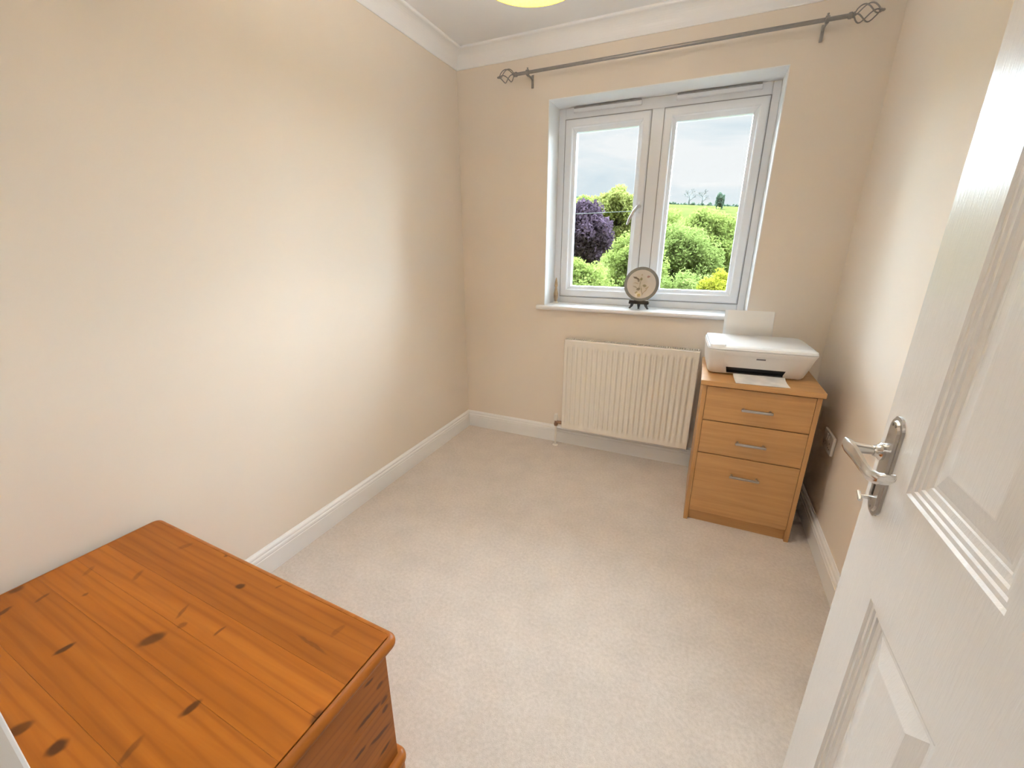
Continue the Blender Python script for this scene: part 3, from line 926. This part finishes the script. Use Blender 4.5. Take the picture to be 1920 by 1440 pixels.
for xv, s in ((0.724, 1),):
    bm = bmesh.new()
    tube(bm, [(xv, -0.069, 0.003), (xv, -0.069, 0.150)], 0.0075, 12)
    pipe = to_r(to_obj('pipe', bm, M['rad'], rdt, smooth=True, auto=50))
    bm = bmesh.new()
    lathe(bm, [(0, 0.145), (0.011, 0.145), (0.013, 0.150), (0.013, 0.163), (0.010, 0.166), (0.010, 0.186), (0, 0.186)], 16, Matrix.Translation((xv, -0.069, 0)))
    tube(bm, [(xv, -0.069, 0.172), (xv + 0.03, -0.069, 0.172), (xv + 0.048, -0.069, 0.172)], [0.009, 0.011, 0.011], 12)
    vlv = to_r(to_obj('valve', bm, M['copper'], rdt, smooth=True, auto=40))
    bm = bmesh.new()
    lathe(bm, [(0, 0.184), (0.013, 0.184), (0.0145, 0.190), (0.0145, 0.220), (0.011, 0.230), (0, 0.232)], 16, Matrix.Translation((xv, -0.069, 0)))
    to_obj('valve_cap', bm, M['socket'], vlv, smooth=True, auto=40)
    bm = bmesh.new()
    lathe(bm, [(0.0076, 0.0), (0.019, 0.0), (0.017, 0.006), (0.0076, 0.008)], 16, Matrix.Translation((xv, -0.069, 0.0005)))
    to_obj('pipe_collar', bm, M['rad'], pipe)

# ------------------------------------------------------------------ curtain pole
ROY, ROZ = -0.080, 2.211
pole = tag(empty('curtain_pole', (1.18, ROY, ROZ)), 'thin pewter curtain pole with caged finials above the window', 'curtain pole')
def to_p(o):
    o.location = -Vector(pole.location); return o
bm = bmesh.new(); tube(bm, [(0.424, ROY, ROZ), (1.0, ROY, ROZ), (1.938, ROY, ROZ)], 0.0082, 14)
to_p(to_obj('rod', bm, M['dark_metal'], pole, smooth=True, auto=50))
def finial(x, sgn):
    bm = bmesh.new()
    Rm = Matrix.Translation((x, ROY, ROZ)) @ Matrix.Rotation(sgn * math.pi / 2, 4, 'Y')
    lathe(bm, [(0, -0.004), (0.0105, -0.004), (0.0120, 0.0), (0.0120, 0.008), (0.0085, 0.011), (0.0115, 0.014), (0.0085, 0.018), (0, 0.019)], 16, Rm)
    f = to_p(to_obj('finial', bm, M['dark_metal'], pole, smooth=True, auto=50))
    L = 0.086; R0 = 0.031
    for w in range(4):
        bm = bmesh.new()
        pts = []
        for k in range(13):
            t = k / 12
            r = 0.004 + R0 * (math.sin(math.pi * t ** 0.85)) ** 0.8 if 0 < t < 1 else 0.004
            a = w * math.pi / 2 + rad(150) * t * sgn
            pts.append(Rm @ Vector((r * math.cos(a), r * math.sin(a), 0.016 + L * t)))
        tube(bm, pts, 0.0027, 8)
        to_obj('cage_wire', bm, M['dark_metal'], f, smooth=True, auto=60)
    bm = bmesh.new()
    lathe(bm, [(0, 0.098), (0.0065, 0.099), (0.0075, 0.104), (0.005, 0.109), (0.0055, 0.113), (0.003, 0.118), (0, 0.119)], 14, Rm)
    to_obj('tip', bm, M['dark_metal'], f, smooth=True, auto=60)
finial(0.428, -1); finial(1.932, 1)
for x in (0.494, 1.856):
    bm = bmesh.new()
    box(bm, x - 0.0065, x + 0.0065, -0.0065, -0.0004, 2.158, 2.222, 0.002, 2)
    bk = to_p(to_obj('bracket', bm, M['dark_metal'], pole, smooth=True, auto=40))
    bm = bmesh.new()
    tube(bm, [(x, -0.004, 2.200), (x, -0.030, 2.203), (x, -0.055, 2.2015), (x, ROY + 0.004, 2.198), (x, ROY - 0.006, 2.199)], 0.005, 10)
    to_obj('arm', bm, M['dark_metal'], bk, smooth=True, auto=60)
    bm = bmesh.new()
    lathe(bm, [(0.0085, -0.007), (0.0135, -0.007), (0.0135, 0.007), (0.0085, 0.007)], 18, Matrix.Translation((x, ROY, ROZ)) @ Matrix.Rotation(math.pi / 2, 4, 'Y'))
    tube(bm, [(x, ROY, ROZ + 0.012), (x, ROY, ROZ + 0.022)], [0.0035, 0.0045], 10)
    to_obj('cup', bm, M['dark_metal'], bk, smooth=True, auto=40)

# ------------------------------------------------------------------ plate on its stand, sill ornament
PLX, PLY = 1.183, 0.062
stand = tag(empty('plate_stand', (PLX - 0.004, PLY, WZ0)), 'small black footed stand holding the plate on the sill', 'stand')
bm = bmesh.new(); box(bm, -0.058, 0.058, -0.022, 0.022, 0.030, 0.044, 0.003, 2)
to_obj('cradle', bm, M['black'], stand)
bm = bmesh.new(); box(bm, -0.056, 0.056, -0.022, -0.017, 0.043, 0.052, 0.001, 1)
to_obj('front_lip', bm, M['black'], stand)
bm = bmesh.new(); tube(bm, [(0, 0.018, 0.036), (0, 0.036, 0.10), (0, 0.043, 0.150)], 0.003, 8)
to_obj('back_rest', bm, M['black'], stand, smooth=True)
for fx in (-0.046, 0.0, 0.046):
    bm = bmesh.new()
    tube(bm, [(fx * 0.85, 0.0, 0.032), (fx * 0.92, 0.0, 0.018), (fx * 1.12, -0.002, 0.004), (fx * 1.2, -0.003, 0.0004)], [0.011, 0.008, 0.005, 0.006], 10)
    to_obj('foot', bm, M['dark_plastic'], stand, smooth=True, auto=60)

def mat_plate():
    b = NB('painted_china')
    tc = b.n('TexCoord')
    sep = b.n('SeparateXYZ'); b.l(tc.outputs['Object'], sep.inputs[0])
    base = (0.66, 0.61, 0.56, 1)
    wob = b.n('TexNoise'); wob.inputs['Scale'].default_value = 55; wob.inputs['Detail'].default_value = 2
    b.l(tc.outputs['Object'], wob.inputs['Vector'])
    sub = b.n('VectorMath', operation='SUBTRACT'); b.l(wob.outputs['Color'], sub.inputs[0]); sub.inputs[1].default_value = (.5, .5, .5)
    scl = b.n('VectorMath', operation='SCALE'); b.l(sub.outputs[0], scl.inputs[0]); scl.inputs['Scale'].default_value = 0.012
    add = b.n('VectorMath', operation='ADD'); b.l(tc.outputs['Object'], add.inputs[0]); b.l(scl.outputs[0], add.inputs[1])
    c = b.mix(0.0, base, base)
    # blossoms, leaves and stems: (x, y, rx, ry, angle, colour)
    brown = (0.10, 0.065, 0.03, 1); olive = (0.16, 0.14, 0.05, 1); tan = (0.42, 0.33, 0.20, 1); rose_c = (0.30, 0.12, 0.10, 1)
    for (x, y, rx, ry, a, col, k) in [(-0.010, 0.0, .045, .06, 0, (0.58, 0.52, 0.40, 1), .6), (-0.034, 0.036, .020, .006, -25, brown, .9), (-0.020, 0.024, .007, .014, 30, brown, .8), (-0.004, 0.030, .009, .008, 0, olive, .85), (0.036, 0.046, .009, .006, 10, rose_c, .8),
                                      (-0.002, 0.056, .006, .005, 0, tan, .8), (0.020, -0.008, .012, .008, 0, olive, .8), (-0.016, -0.028, .012, .009, 40, brown, .75), (-0.036, -0.016, .016, .004, -30, olive, .6), (-0.030, 0.006, .018, .003, -10, tan, .9),
                                      (-0.008, -0.064, .012, .012, 0, brown, .9), (0.004, -0.036, .003, .032, 15, olive, .7), (0.024, -0.040, .003, .030, -35, tan, .9), (-0.026, -0.050, .010, .006, 40, olive, .7), (0.034, -0.020, .014, .004, 30, tan, .8), (-0.008, 0.004, .003, .040, -8, olive, .5)]:
        mp = b.n('Mapping', vector_type='TEXTURE')
        mp.inputs['Location'].default_value = (x, y, 0); mp.inputs['Rotation'].default_value = (0, 0, rad(a)); mp.inputs['Scale'].default_value = (rx, ry, 100)
        b.l(add.outputs[0], mp.inputs['Vector'])
        ln = b.n('VectorMath', operation='LENGTH'); b.l(mp.outputs[0], ln.inputs[0])
        mr = b.n('MapRange', interpolation_type='SMOOTHSTEP')
        mr.inputs['From Min'].default_value = 1.2; mr.inputs['From Max'].default_value = 0.6; mr.inputs['To Min'].default_value = 0; mr.inputs['To Max'].default_value = k
        b.l(ln.outputs['Value'], mr.inputs['Value'])
        c = b.mix(mr.outputs[0], c, col)
    b.color(c); b.set(Roughness=0.2)
    return b.m
M['china'] = mat_plate()
M['china_rim'] = mat_plain('grey_glazed_rim', (0.22, 0.215, 0.20), 0.25, var=0.08, nscale=60)
pl_m = Matrix.Translation((PLX, PLY + 0.006, WZ0 + 0.047 + 0.098)) @ Matrix.Rotation(rad(90 - 10), 4, 'X')
bm = bmesh.new()
lathe(bm, [(0.0, -0.002), (0.055, -0.002), (0.070, 0.003), (0.0845, 0.007), (0.0845, 0.0095), (0.069, 0.0058), (0.054, 0.001), (0.0, 0.001)], 48)
plate = to_obj('decorative_plate', bm, M['china'], None, smooth=True, auto=40)
plate.matrix_world = pl_m
tag(plate, 'round cream plate with a grey rim and floral picture', 'plate')
bm = bmesh.new()
lathe(bm, [(0.0835, 0.0062), (0.0990, 0.0085), (0.1005, 0.0100), (0.0990, 0.0115), (0.0835, 0.0100), (0.0835, 0.0062)], 48)
to_obj('rim', bm, M['china_rim'], plate, smooth=True, auto=50)

M['ornament'] = mat_plain('pale_wood_ornament', (0.50, 0.35, 0.21), 0.55, var=0.25, nscale=30)
orn = tag(empty('sill_ornament', (0.632, 0.120, WZ0)), 'slim pale wooden ornament in the left corner of the sill', 'ornament')
bm = bmesh.new(); lathe(bm, [(0, 0.0005), (0.017, 0.0005), (0.018, 0.006), (0.012, 0.012), (0, 0.012)], 16)
to_obj('base', bm, M['rad'], orn, smooth=True, auto=40)
bm = bmesh.new()
lathe(bm, [(0, 0.011), (0.008, 0.012), (0.013, 0.035), (0.015, 0.060), (0.010, 0.085), (0.007, 0.100), (0, 0.101)], 16)
to_obj('body', bm, M['ornament'], orn, smooth=True, auto=50)
bm = bmesh.new()
lathe(bm, [(0, 0.099), (0.007, 0.101), (0.011, 0.115), (0.009, 0.135), (0.004, 0.160), (0, 0.168)], 16)
to_obj('top', bm, M['ornament'], orn, smooth=True, auto=50)

# ------------------------------------------------------------------ wall socket
soc = tag(empty('double_socket', (RW, -0.438, 0.468)), 'cream double wall socket low on the wall beside the drawers', 'socket')
bm = bmesh.new(); box(bm, -0.0125, -0.0004, -0.073, 0.073, -0.043, 0.043, 0.004, 3)
fp = to_obj('faceplate', bm, M['socket'], soc, smooth=True, auto=40)
for dy in (-0.034, 0.034):
    for (py, pz, w, h) in ((0, 0.000, 0.004, 0.008), (-0.011, -0.022, 0.0065, 0.004), (0.011, -0.022, 0.0065, 0.004)):
        bm = bmesh.new(); box(bm, -0.0130, -0.0120, dy + py - w / 2, dy + py + w / 2, pz - h / 2, pz + h / 2)
        to_obj('pin_hole', bm, M['black'], fp)
    bm = bmesh.new(); box(bm, -0.0165, -0.0120, dy * 0.4 - 0.006, dy * 0.4 + 0.006, 0.014, 0.034, 0.002, 2)
    to_obj('switch', bm, M['socket'], fp)

# ------------------------------------------------------------------ pendant lamp
LPX, LPY, LPZ = 1.000, -1.280, 1.988
lamp = tag(empty('pendant_lamp', (LPX, LPY, CH)), 'lit pendant lamp with a warm cream shade hanging from the ceiling', 'lamp')
def mat_shade():
    b = NB('cream_fabric_shade')
    n = b.noise(b.coords(), 200, 2)
    c = b.ramp(n, [(0.3, (0.80, 0.58, 0.075, 1)), (0.7, (0.84, 0.62, 0.095, 1))])
    d = b.n('BsdfDiffuse'); t = b.n('BsdfTranslucent'); mx = b.n('MixShader'); mx.inputs[0].default_value = 0.22
    b.l(c, d.inputs[0]); b.l(c, t.inputs[0]); b.l(d.outputs[0], mx.inputs[1]); b.l(t.outputs[0], mx.inputs[2])
    b.l(mx.outputs[0], b.out.inputs['Surface']); b.t.nodes.remove(b.p)
    return b.m
def mat_bulb(strength):
    b = NB('warm_bulb')
    n = b.noise(b.coords(), 4, 1)
    b.color(b.ramp(n, [(0, (0.9, 0.85, 0.7, 1)), (1, (0.9, 0.85, 0.7, 1))]))
    b.p.inputs['Emission Color'].default_value = (1.0, 0.945, 0.87, 1)
    b.p.inputs['Emission Strength'].default_value = strength
    return b.m
M['shade'] = mat_shade(); M['bulb'] = mat_bulb(640.0)
bm = bmesh.new(); lathe(bm, [(0, 0), (0.045, 0), (0.045, -0.010), (0.030, -0.024), (0.012, -0.032), (0, -0.032)], 24)
to_obj('ceiling_rose', bm, M['flex'], lamp, smooth=True, auto=40)
bm = bmesh.new(); tube(bm, [(0, 0, -0.030), (0, 0, -0.13)], 0.003, 8)
to_obj('flex', bm, M['flex'], lamp, smooth=True)
dz = LPZ - CH
bm = bmesh.new(); lathe(bm, [(0, dz + 0.285), (0.016, dz + 0.285), (0.018, dz + 0.275), (0.018, dz + 0.225), (0, dz + 0.225)], 16)
holder = to_obj('lamp_holder', bm, M['flex'], lamp, smooth=True, auto=40)
bm = bmesh.new()
for k in range(3):
    a = 2 * math.pi * k / 3
    tube(bm, [(0.016 * math.cos(a), 0.016 * math.sin(a), dz + 0.24), (0.100 * math.cos(a), 0.100 * math.sin(a), dz + 0.199)], 0.0015, 6)
to_obj('shade_carrier', bm, M['steel'], holder)
bm = bmesh.new(); lathe(bm, [(0.150, dz), (0.101, dz + 0.200), (0.0995, dz + 0.200), (0.1482, dz), (0.150, dz)], 48)
to_obj('lamp_shade', bm, M['shade'], lamp, smooth=True, auto=50)
bm = bmesh.new(); lathe(bm, [(0, dz + 0.226), (0.013, dz + 0.224), (0.016, dz + 0.205), (0.028, dz + 0.178), (0.030, dz + 0.160), (0.024, dz + 0.140), (0.012, dz + 0.131), (0, dz + 0.129)], 20)
to_obj('bulb', bm, M['bulb'], lamp, smooth=True)

# added fill light for the room: unseen globe on the landing, behind the camera
gl = tag(empty('fill_light_globe', (1.42, -3.45, CH)), 'unseen opal globe added near the landing ceiling as fill light', 'lamp')
bm = bmesh.new(); lathe(bm, [(0, 0), (0.055, 0), (0.055, -0.020), (0.040, -0.040), (0, -0.042)], 24)
to_obj('lamp_holder', bm, M['flex'], gl, smooth=True, auto=40)
bm = bmesh.new(); lathe(bm, [(0.12 * math.sin(math.pi * k / 16), -0.155 + 0.12 * math.cos(math.pi * k / 16)) for k in range(17)], 32)
def mat_fill_globe(strength):
    b = NB('fill_globe_glow')
    n = b.noise(b.coords(), 4, 1)
    b.color(b.ramp(n, [(0, (0.85, 0.84, 0.82, 1)), (1, (0.85, 0.84, 0.82, 1))]))
    b.p.inputs['Emission Color'].default_value = (1.0, 0.97, 0.93, 1)
    b.p.inputs['Emission Strength'].default_value = strength
    return b.m
M['opal'] = mat_fill_globe(20.0)
to_obj('globe', bm, M['opal'], gl, smooth=True)

# ------------------------------------------------------------------ outdoors: hillside, garden shrubs and trees
GZ = -2.7
def ground_z(x, y):
    ridge = 13.6 - 0.105 * (x + 5) + 0.6 * math.sin(x * 0.05)
    t = min(1.0, max(0.0, (y - 28) / 122.0))
    return GZ + (ridge - GZ) * (t * t * (3 - 2 * t)) - max(0, y - 150) * 0.05
nx, ny = 60, 60
vs, fs = [], []
for j in range(ny + 1):
    y = 0.35 + 219.65 * (j / ny) ** 1.6
    for i in range(nx + 1):
        x = -140 + 280 * i / nx
        vs.append((x, y, ground_z(x, y)))
for j in range(ny):
    for i in range(nx):
        a = j * (nx + 1) + i
        fs.append((a, a + 1, a + nx + 2, a + nx + 1))
me = bpy.data.meshes.new('ground'); me.from_pydata(vs, [], fs); me.materials.append(M['field'])
for p in me.polygons: p.use_smooth = True
gr = bpy.data.objects.new('ground', me); COL.objects.link(gr)
struct(gr, 'green meadow rising to a ridge beyond the window', 'meadow')

def leaves(rng, n, centre, radii, size, clump=0.5, nclump=60, flat=0.0):
    """a crown of small folded leaves gathered in clumps"""
    cl = rng.normal(size=(nclump, 3)); cl /= np.linalg.norm(cl, axis=1)[:, None]
    cl *= (rng.uniform(0.25, 1.0, (nclump, 1)) ** 0.45)
    cl = cl * np.array(radii) * 0.86
    idx = rng.integers(0, nclump, n)
    off = rng.normal(size=(n, 3)); off /= np.linalg.norm(off, axis=1)[:, None]
    off *= rng.uniform(0, 1, (n, 1)) ** 0.5 * clump
    c = cl[idx] + off + np.array(centre)
    nrm = rng.normal(size=(n, 3)) + np.array([0, -0.35, 0.55]); nrm /= np.linalg.norm(nrm, axis=1)[:, None]
    t = np.cross(nrm, rng.normal(size=(n, 3))); t /= np.linalg.norm(t, axis=1)[:, None]
    bt = np.cross(nrm, t)
    s = rng.uniform(0.7, 1.35, (n, 1)) * size
    v0 = c - t * s; v1 = c + bt * s * 0.5 + nrm * s * 0.12; v2 = c + t * s; v3 = c - bt * s * 0.5 + nrm * s * 0.12
    V = np.stack([v0, v1, v2, v3], 1).reshape(-1, 3)
    F = np.arange(n * 4).reshape(-1, 4)
    return V, F

def plant(name, label, cat, base, crown_c, radii, mat, n, size, seed, clump=0.5, nclump=60, group=None, trunk=0.12):
    rng = np.random.default_rng(seed)
    o = tag(empty(name, base), label, cat, group)
    V, F = leaves(rng, int(n * 1.5), np.array(crown_c) - np.array(base), radii, size * 0.74, clump, nclump)
    me = bpy.data.meshes.new('foliage')
    me.from_pydata(V.tolist(), [], F.tolist()); me.materials.append(mat)
    f = bpy.data.objects.new('foliage', me); COL.objects.link(f); f.parent = o
    bm = bmesh.new()
    c = Vector(crown_c) - Vector(base)
    tube(bm, [(0, 0, -0.1), (c.x * 0.4, c.y * 0.4, c.z * 0.45), (c.x, c.y, c.z)], [trunk, trunk * 0.8, trunk * 0.4], 8)
    for k in range(7):
        d = rng.normal(size=3); d /= np.linalg.norm(d); d[2] = abs(d[2]) * 0.7
        e_ = c + Vector((d[0] * radii[0] * 0.75, d[1] * radii[1] * 0.75, d[2] * radii[2] * 0.75))
        s_ = c * rng.uniform(0.45, 0.95)
        tube(bm, [s_, (s_ + e_) / 2 + Vector((0, 0, 0.1)), e_], [trunk * 0.45, trunk * 0.3, trunk * 0.1], 6)
    to_obj('trunk', bm, M['bark'], o, smooth=True)
    return o

def gp(x, y): return (x, y, ground_z(x, y))
plant('purple_tree', 'dark purple leaved tree beyond the left pane', 'tree', gp(-4.6, 20), (-4.6, 20, 2.05), (1.75, 1.6, 1.65), M['leaf_purple'], 15000, 0.13, 1, 0.5, 80)
plant('birch_tree', 'tall yellow-green tree rising behind the purple tree', 'tree', gp(-5.0, 31), (-5.0, 31, 3.2), (2.3, 2.0, 2.5), M['leaf_yg'], 15000, 0.17, 2, 0.65, 80)
plant('young_tree', 'small lime tree top left of the purple tree', 'tree', gp(-9.2, 36), (-9.2, 36, 3.6), (1.6, 1.5, 2.0), M['leaf_lime'], 9000, 0.16, 3, 0.6, 50)
plant('garden_shrub', 'bright green shrub filling the bottom of the left pane', 'shrub', gp(-2.3, 11.2), (-2.3, 11.2, -0.70), (1.5, 1.2, 1.72), M['leaf_lime'], 17000, 0.070, 4, 0.32, 120)
plant('garden_shrub', 'taller green shrub in front of the window handle', 'shrub', gp(-0.80, 13.4), (-0.80, 13.4, 0.10), (1.30, 1.1, 1.90), M['leaf_lime'], 20000, 0.074, 5, 0.34, 130)
plant('garden_tree', 'fresh green leafy tree left of centre in the right pane', 'tree', gp(0.45, 16.5), (0.45, 16.5, 0.35), (1.75, 1.3, 1.9), M['leaf_mid'], 22000, 0.090, 6, 0.42, 150)
plant('garden_tree', 'wide lime green tree top left of the right pane', 'tree', gp(-0.9, 23), (-0.9, 23, 0.75), (2.5, 1.6, 2.65), M['leaf_lime'], 20000, 0.12, 7, 0.5, 130)
plant('garden_tree', 'lime green tree top centre of the right pane', 'tree', gp(1.3, 20), (1.3, 20, 0.70), (1.9, 1.3, 2.35), M['leaf_lime'], 20000, 0.11, 17, 0.5, 130)
plant('garden_tree', 'pale green tree along the right edge of the window', 'tree', gp(3.9, 24.2), (3.9, 24.2, 1.15), (2.1, 1.6, 2.4), M['leaf_pale'], 20000, 0.11, 8, 0.5, 130)
plant('garden_shrub', 'mid green shrub between the plate and the golden shrub', 'shrub', gp(1.05, 11.6), (1.05, 11.6, -0.95), (1.25, 1.0, 1.9), M['leaf_mid'], 15000, 0.070, 9, 0.32, 110)
plant('golden_shrub', 'golden yellow shrub low in the corner of the right pane', 'shrub', gp(1.95, 9.6), (1.95, 9.6, -0.55), (0.75, 0.65, 1.45), M['leaf_yellow'], 13000, 0.055, 10, 0.22, 110, trunk=0.06)

# far ridge: two bare trees, a conifer and a hedge line
def bare_tree(name, label, x, y, h, seed, group=None):
    rng = random.Random(seed)
    base = gp(x, y)
    o = tag(empty(name, base), label, 'tree', group)
    bm = bmesh.new(); tube(bm, [(0, 0, -0.3), (0, 0, h * 0.3), (0.1, 0, h * 0.55)], [h * 0.045, h * 0.035, h * 0.022], 8)
    to_obj('trunk', bm, M['bark_far'], o, smooth=True)
    bm = bmesh.new()
    def grow(p, d, l, r, lev):
        q = p + d * l
        tube(bm, [p, (p + q) / 2 + Vector((rng.uniform(-.05, .05), rng.uniform(-.05, .05), 0.03)) * l, q], [r, r * 0.8, r * 0.55], 5, False)
        if lev == 0: return
        for k in range(4):
            nd = (d + Vector((rng.uniform(-1, 1), rng.uniform(-1, 1), rng.uniform(-0.35, 0.7))) * 0.85).normalized()
            grow(q - d * l * rng.uniform(0, 0.4), nd, l * 0.68, r * 0.55, lev - 1)
    for k in range(6):
        a = 2 * math.pi * k / 6 + rng.uniform(-.3, .3)
        grow(Vector((0, 0, h * (0.25 + 0.05 * k))), Vector((math.cos(a), math.sin(a), 0.75)).normalized(), h * 0.19, h * 0.016, 3)
    to_obj('branches', bm, M['bark_far'], o)
    return o
bare_tree('ridge_tree', 'left one of two bare pale trees on the ridge', -6.0, 149, 6.2, 11, 'bare trees on the ridge')
bare_tree('ridge_tree', 'right one of two bare pale trees on the ridge', -2.2, 149, 6.0, 12, 'bare trees on the ridge')
plant('conifer', 'single dark green conifer right of the bare ridge trees', 'tree', gp(2.5, 118), (2.5, 118, ground_z(2.5, 118) + 1.7), (0.85, 0.85, 2.3), M['leaf_dark'], 3000, 0.22, 13, 0.45, 60, trunk=0.2)
rng = np.random.default_rng(14)
VV, FF = [], []
for k in range(70):
    x = -45 + k * 1.3
    V, F = leaves(rng, 130, (x, 148, ground_z(x, 148) + 0.2), (1.0, 0.7, rng.uniform(0.6, 1.1)), 0.32, 0.4, 12)
    FF.append(F + sum(len(v) for v in VV)); VV.append(V)
me = bpy.data.meshes.new('hedge'); me.from_pydata(np.concatenate(VV).tolist(), [], np.concatenate(FF).tolist()); me.materials.append(M['leaf_dark'])
h = bpy.data.objects.new('hedge', me); COL.objects.link(h)
tag(h, 'dark hedge line running along the far ridge', 'hedge')

# overhead cable in front of the purple tree
bm = bmesh.new()
pts = []
for k in range(21):
    t = k / 20
    pts.append((-14 + 13.5 * t, 14.5, 2.78 - 0.18 * t - 0.5 * (0.25 - (t - 0.5) ** 2)))
tube(bm, pts, 0.012, 6)
cb = to_obj('overhead_cable', bm, M['bark_far'], None, smooth=True)
tag(cb, 'thin overhead cable crossing in front of the purple tree', 'cable')
